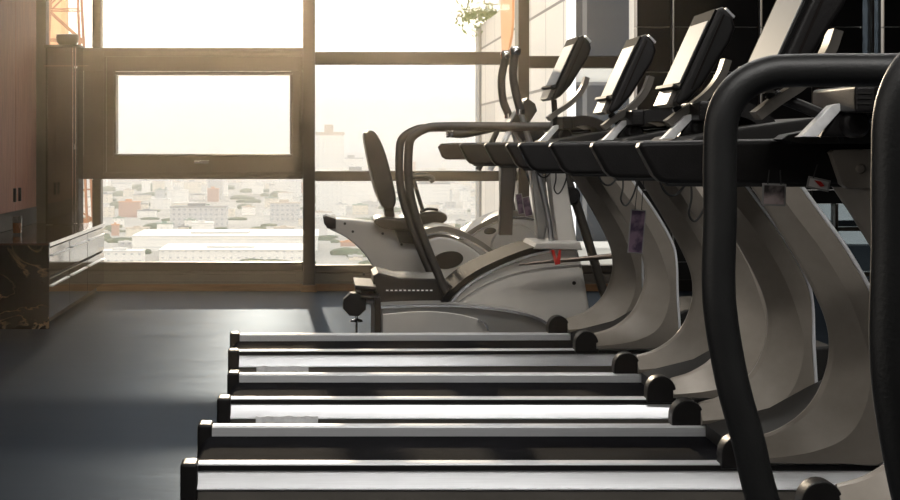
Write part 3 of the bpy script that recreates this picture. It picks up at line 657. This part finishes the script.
# ---------------- recumbent bike ----------------
d = 11.6
root = tag(empty('recumbent_bike', ((390-VX)/F*d, d+.2, 0)), 'grey recumbent exercise bike with a tall black padded backrest in front of the window', 'exercise bike')
b = local(root)
bk = [(p.x, p.y) for p in smooth([(*p, 0) for p in pxs([(364,137),(367,131.5),(373,131),(379,138),(386,155),(392,178),(396,200),(392,209),(384,208),(378,196),(370,168)], d)], 4, True)]
bo = b('backrest', prism(bmesh.new(), bk, d-.02, d+.42, .045, 4), M['pad'], ang=60)
sp = [(p.x, p.y) for p in smooth([(*p, 0) for p in pxs([(364,138),(368,160),(375,190),(383,208)], d)], 5)]
b('backrest_shell', ribbon(bmesh.new(), sp, -.012, d+.01, d+.39), M['skirt'], 'grey shell edge', bo)
b('backrest_post', prism(bmesh.new(), pxs([(384,203),(394,203),(396,220),(386,220)], d), d+.12, d+.28, .01), M['black'])
st = [(p.x, p.y) for p in smooth([(*p, 0) for p in pxs([(374,222),(380,217),(400,218),(412,215),(432,211),(444,213),(447,219),(440,224),(415,230),(385,229)], d)], 3, True)]
b('seat', prism(bmesh.new(), st, d-.03, d+.43, .03, 3), M['pad'])
b('seat_carriage', prism(bmesh.new(), pxs([(393,226),(438,222),(440,246),(400,243)], d), d, d+.38, .012), M['black'])
b('armrest', tube(bmesh.new(), path([(398,178),(412,176),(426,175.5),(433,179),(430,182)], d+.05), .014, 12), M['skirt'])
b('armrest_post', tube(bmesh.new(), path([(413,178),(418,195),(424,214)], d+.05), .012, 10), M['black'])
fr = [(p.x, p.y) for p in smooth([(*p, 0) for p in pxs([(330,219),(360,221),(400,227),(440,236)], d)], 3)]
fl = [(p.x, p.y) for p in smooth([(*p, 0) for p in pxs([(388,300),(377,275),(364,254),(346,238),(330,230)], d)], 4)]
b('frame', prism(bmesh.new(), fr+pxs([(452,262),(458,300),(458,320),(388,320)], d)+fl, d+.06, d+.34, .012), M['shell'])
b('frame_cap', prism(bmesh.new(), pxs([(323,217.5),(326,216),(336,219),(336,229),(328,229),(324,224)], d), d+.04, d+.36, .008), M['black'])
for x, y in ((345, 224), (353, 232), (383, 234), (402, 245), (364, 275)):
    b('bolt', lathe(bmesh.new(), [(0, -.006), (.008, -.006), (.008, .01), (0, .01)], (px(x, y, d)[0], d+.058, px(x, y, d)[1]), 10, 'Y'), M['black'])
b('grip_handle', tube(bmesh.new(), path([(420,212),(428,209),(438,210)], d-.04), .008, 8), M['black'])
b('floor_bar', B(px(388, 0, d)[0], px(396, 0, d)[0], d-.05, d+.46, 0, .07, .01), M['black']); b('floor_bar', B(px(445, 0, d)[0], px(456, 0, d)[0], d-.05, d+.46, 0, .07, .01), M['black'])

# ---------------- the machine in the foreground: only its rails are in view ----------------
FD = 2.8
root = tag(empty('cross_trainer', (1.0, 2.35, 0)), 'close foreground exercise machine seen as two thick bent black foam rails', 'exercise machine')
b = local(root)
pts = [(1040,69),(900,70),(800,70.5),(765,74),(737,90),(722.5,118),(720,160),(720,215),(718.5,280),(722,325),(733,385),(748,440),(762,498),(800,620),(835,735),(838,770)]
P3 = [((x-VX)/F*FD, EYE+(VY-y)/F*FD) for x, y in pts]
for dd in (2.8, 1.945): b('side_rail', tube(bmesh.new(), smooth([(x, dd, z) for x, z in P3], 7), .0235 if dd > 2 else .0235, 20), M['tube'])
b('base_frame', B(.66, 1.65, 1.90, 2.85, .03, .19, .02), M['black'])
b('front_mast', prism(bmesh.new(), [(1.5, .18), (1.62, .18), (1.62, 1.18), (1.54, 1.18)], 1.9, 2.85, .02), M['black'])
for x in (.7, 1.6): b('floor_bar', B(x-.03, x+.03, 1.88, 2.87, 0, .04, .008), M['rubber'])

# ---------------- outside: neighbouring tower ----------------
GZ = -60.0
t = tag(empty('office_tower', (8.5, 50, GZ)), 'neighbouring tower with pale cladding and dark glazing just outside the window', 'building')
b = local(t)
BX = 4.96
b('pale_wing', B(BX, 9.0, 40.0, 55.6, GZ, 30), M['panel'], 'pale grey clad side')
b('low_wing', B(BX, 9.0, 55.6, 62.5, GZ, 4.75), M['panel'], 'lower pale clad part')
gm = bmesh.new(); box(gm, BX+.02, 12.25*.0+(628-VX)/F*40, 39.8, 40.0, GZ, 30)
b('pale_frame', gm, M['lpanel'])
for za, zb in ((-30, -1.5), (-.86, 2.3), (2.62, 30)): b('glazing_band', B(4.99, 6.14, 39.74, 39.8, za, zb), M['dglass'])
for z in (-.98, -1.5): b('ledge', B(4.94, 6.16, 39.5, 39.8, z, z+.12), M['lpanel'])
b('corner_post', B(BX-.05, BX+.12, 39.7, 39.9, GZ, 30), M['trims'])
b('downpipe', tube(bmesh.new(), [(BX-.08, 61.5, GZ), (BX-.08, 61.5, 4.7)], .1, 8), M['shelld'])
bm = bmesh.new(); ys = [0, .6, 1.2, 1.8, 2.4]
pl = [(51.0, 8.0), (51.0, 4.3), (51.3, 3.9), (53.2, 3.0), (53.9, 3.4), (54.3, 4.6), (54.3, 8.0)]
v1 = [bm.verts.new((BX-.06, y, z)) for y, z in pl]; v2 = [bm.verts.new((BX+.02, y, z)) for y, z in pl]
bm.faces.new(v1); bm.faces.new(v2[::-1])
for i in range(len(pl)): bm.faces.new([v1[i], v2[i], v2[(i+1) % len(pl)], v1[(i+1) % len(pl)]])
b('terracotta_panel', bm, M['orange'], 'terracotta panel')
t['label'] = 'neighbouring tower with pale cladding and dark glazing just outside the window'
rnd = random.Random(5)
bm = bmesh.new()
for k in range(520):
    a = rnd.uniform(0, 1); c = Vector((BX-.3+rnd.gauss(0, .35)+.2, 60.4+rnd.uniform(-1.8, 1.4), 4.85+abs(rnd.gauss(0, .22))-(rnd.random() < .18)*rnd.uniform(0, .6)))
    s = rnd.uniform(.05, .11); R = Matrix.Rotation(rnd.uniform(0, 6.28), 3, Vector((rnd.gauss(0, 1), rnd.gauss(0, 1), rnd.gauss(0, 1))).normalized())
    q = [bm.verts.new(c+R @ Vector(v)*s) for v in ((-1, 0, 0), (0, -.5, .1), (1.2, 0, 0), (0, .5, .1))]; bm.faces.new(q)
tag(obj('roof_shrub', bm, M['leaf'], fin=False), 'leafy shrub spilling over the low roof of the neighbouring tower', 'shrub')
# a pale terrace block seen through the low window at the right
t = tag(empty('annex_building', (11.5, 46, GZ)), 'pale flat block seen through the small low window at the right', 'building')
b = local(t)
b('wall', B(9.1, 16, 45, 50, GZ, -.1), M['dglass'])
for z in (-1.15, -.62, -2.6, -3.8): b('balcony_band', B(10.9 if z > -2 else 9.6, 15.5, 44.4, 45, z, z+.36), M['roofw'])
# lattice mast above the display case; added orange block stands for warm sky
t = tag(empty('orange_sky_block', (-18.0, 125, GZ)), 'added orange block standing in for warm sky behind the lattice mast', 'building')
b = local(t); b('wall', B(-22.0, -15.9, 125, 126.5, GZ, 30), facade('sky_orange_walls', (.62, .34, .18), (.45, .22, .12), 3, 3, .5))
b('roof', B(-22.3, -15.7, 124.7, 126.8, 30, 30.6), M['roofw'])
bm = bmesh.new(); mx, my = (64-VX)/F*60, 60
def mw(z): return .30+.42*max(0, (9-z))/9
for sx in (-1, 1):
    for sy in (-1, 1): tube(bm, [(mx+sx*mw(z), my+sy*mw(z), z) for z in (-58, 0, 9, 14)], .045, 5)
z = -3.0; k = 0
while z < 11:
    for sy in (-1, 1):
        s = 1 if k % 2 else -1
        tube(bm, [(mx-s*mw(z), my+sy*mw(z), z), (mx+s*mw(z+.9), my+sy*mw(z+.9), z+.9)], .028, 4)
        tube(bm, [(mx-mw(z), my+sy*mw(z), z), (mx+mw(z), my+sy*mw(z), z)], .022, 4)
    z += .9; k += 1
box(bm, mx-1.2, mx+1.2, my-1.2, my+1.2, GZ, GZ+2)
tag(obj('lattice_mast', bm, M['rust']), 'rust coloured steel lattice mast outside, above the display case', 'mast')

# ---------------- the city below ----------------
gm = bmesh.new(); box(gm, -3000, 3000, 30, 16000, GZ-3, GZ)
o = obj('city_ground', gm, M['ground']); o['kind'] = 'structure'
FM = [facade('white_block', (.78, .76, .72), (.36, .37, .38), 4, 3.4, .42), facade('cream_block', (.70, .64, .54), (.30, .28, .26), 5, 3.2, .45),
      facade('grey_block', (.50, .50, .50), (.22, .24, .27), 4, 3.6, .35), facade('brick_block', (.42, .24, .18), (.25, .18, .16), 4.5, 3.4, .5), facade('striped_block', (.80, .78, .74), (.30, .32, .34), 30, 4.2, .5), M['blue']]
cols = ['white', 'cream', 'grey', 'brick red', 'striped white']
rnd = random.Random(11)
RM = [M['roofw'], mat('grey_roof', (.42, .42, .42), .8), mat('tan_roof', (.50, .42, .34), .8), mat('dark_roof', (.16, .17, .18), .8), mat('green_roof', (.20, .28, .22), .8)]
BB = []
def clash(x0, x1, y0, y1):
    return any(x0 < q[1] and x1 > q[0] and y0 < q[3] and y1 > q[2] for q in BB)
def building(x, yb, w, h, m, label, dep=None, tower=False):
    """x,yb,w,h: where the block stands, measured on the horizon scale"""
    d = -GZ*F/(yb-VY); X = (x-VX)/F*d; Wd = w/F*d; Hh = h/F*d; dep = dep or Wd*.8
    if clash(X-Wd/2-1, X+Wd/2+1, d-1, d+dep+1): return
    BB.append((X-Wd/2-1, X+Wd/2+1, d-1, d+dep+1))
    t = tag(empty('city_building', (X, d, GZ)), label, 'building', 'buildings of the city far below')
    obj('walls', B(-Wd/2, Wd/2, 0, dep, 0, Hh), FM[m], t)
    r = bmesh.new(); box(r, -Wd/2-.4, Wd/2+.4, -.4, dep+.4, Hh, Hh+max(.7, Hh*.04)); box(r, -Wd*.2, Wd*.12, dep*.3, dep*.6, Hh, Hh*1.12+1)
    obj('roof', r, (RM[0] if w > 100 else rnd.choice(RM[:1]+RM)) if m != 3 else M['orange'], t); return t
building(225, 249, 186, 14, 4, 'long low white hall with a flat roof in the middle of the view')
building(235, 259, 152, 10, 0, 'low white block with a row of small windows in front of the long hall')
building(228, 240.5, 46, 3.5, 5, 'low blue-roofed shed at the edge of the long white hall')
building(198, 225, 56, 19, 2, 'wide grey block behind the long white hall')
building(129, 216, 21, 15, 3, 'brick red block left of the wide grey block')
building(215, 199, 15, 21, 2, 'narrow dark grey tower behind the wide grey block')
building(330, 213, 28, 79, 0, 'tall white tower just right of the thick window post')
building(357, 205, 40, 34, 4, 'striped white mid-rise left of the bike backrest')
building(352, 182, 22, 24, 0, 'hazy pale block on the skyline above the striped mid-rise')
building(455, 178, 24, 18, 0, 'hazy pale block on the skyline between bike and cross trainer')
building(440, 232, 30, 10, 1, 'low cream block seen beyond the elliptical trainer')
building(428, 205, 44, 22, 0, 'broad white block beyond the bike seat')
building(285, 220, 30, 18, 2, 'grey block with balconies at the right of the left window')
building(288, 196, 26, 34, 0, 'tall pale slab near the right edge of the left window')
building(252, 190, 22, 26, 0, 'pale twin slab behind the wide grey block')
building(87, 232, 12, 10, 1, 'cream house seen in the narrow pane left of the window post')
building(120, 262, 44, 12, 0, 'white shed at the lower left corner of the left window')
rows = [(258, 9, 12), (244, 10, 10), (234, 11, 9), (224, 11, 9), (215, 12, 9), (207, 12, 9), (200, 12, 9), (194, 13, 10), (188, 13, 10), (183, 13, 10), (178, 14, 12)]
k = 0
for yb, hh, n in rows:
    x = 70+rnd.uniform(0, 15)
    while x < 530:
        w = rnd.uniform(7, 24); h = hh*rnd.uniform(.35, 1.1); m = rnd.choice([0, 0, 1, 2, 4, 1, 3 if rnd.random() < .3 else 0])
        if rnd.random() < .74 and not (yb > 240 and 120 < x < 325) and not (300 < x-w*.5 < 316):
            building(x+w/2, yb+rnd.uniform(-2, 2), w, h, m, '%s hazy city block far below the window' % cols[m])
        x += w+rnd.uniform(2, 9)
bsrc = bmesh.new(); bmesh.ops.create_icosphere(bsrc, subdivisions=3, radius=1)
for v in bsrc.verts:
    n_ = math.sin(v.co.x*5+1)*math.sin(v.co.y*6)*math.sin(v.co.z*5+2)*.18+rnd.uniform(-.06, .06); v.co *= 1+n_
    v.co.z = max(v.co.z, -.5)
tree0 = obj('city_tree', bsrc, M['leafcity'])
first = True; cnt = 0
for yb in [266, 262, 256, 252, 241, 238, 230, 226, 219, 212, 206, 200, 195, 190]:
    for q in range(17):
        x = rnd.uniform(75, 520)
        d = -GZ*F/(yb+rnd.uniform(-2, 2)-VY)
        s = d/F*rnd.uniform(2.6, 6.5); sx = s*rnd.uniform(1.2, 3.6)
        if clash((x-VX)/F*d-sx, (x-VX)/F*d+sx, d-sx, d+sx): continue
        BB.append(((x-VX)/F*d-sx, (x-VX)/F*d+sx, d-sx, d+sx))
        o = tree0 if first else tree0.copy()
        if not first: C.objects.link(o)
        first = False
        o.scale = (sx, s, s*rnd.uniform(.45, .8)); o.location = ((x-VX)/F*d, d, GZ+o.scale[2]*.5); o.rotation_euler = (0, 0, rnd.uniform(-.3, .3))
        tag(o, 'rounded green tree among the hazy city blocks far below', 'tree', 'trees of the city far below'); cnt += 1
# ---------------- haze: over the city, and thin dust in the room ----------------
def haze(name, x0, x1, y0, y1, z0, z1, dens, col, an):
    m = bpy.data.materials.new(name); m.use_nodes = True; n = m.node_tree.nodes; l = m.node_tree.links; n.remove(n['Principled BSDF'])
    v = n.new('ShaderNodeVolumeScatter'); v.inputs['Density'].default_value = dens; v.inputs['Color'].default_value = (*col, 1); v.inputs['Anisotropy'].default_value = an
    l.new(v.outputs[0], n['Material Output'].inputs['Volume'])
    o = obj(name, B(x0, x1, y0, y1, z0, z1), m); o['kind'] = 'structure'; return o
haze('city_haze', -2500, 2500, 300, 12000, GZ-1, 240, .00032, (1, .96, .90), .2)
haze('room_haze', XL+.05, 1.35, 6.3, WY-.2, .002, H-.06, .0072, (1, .86, .66), .90)
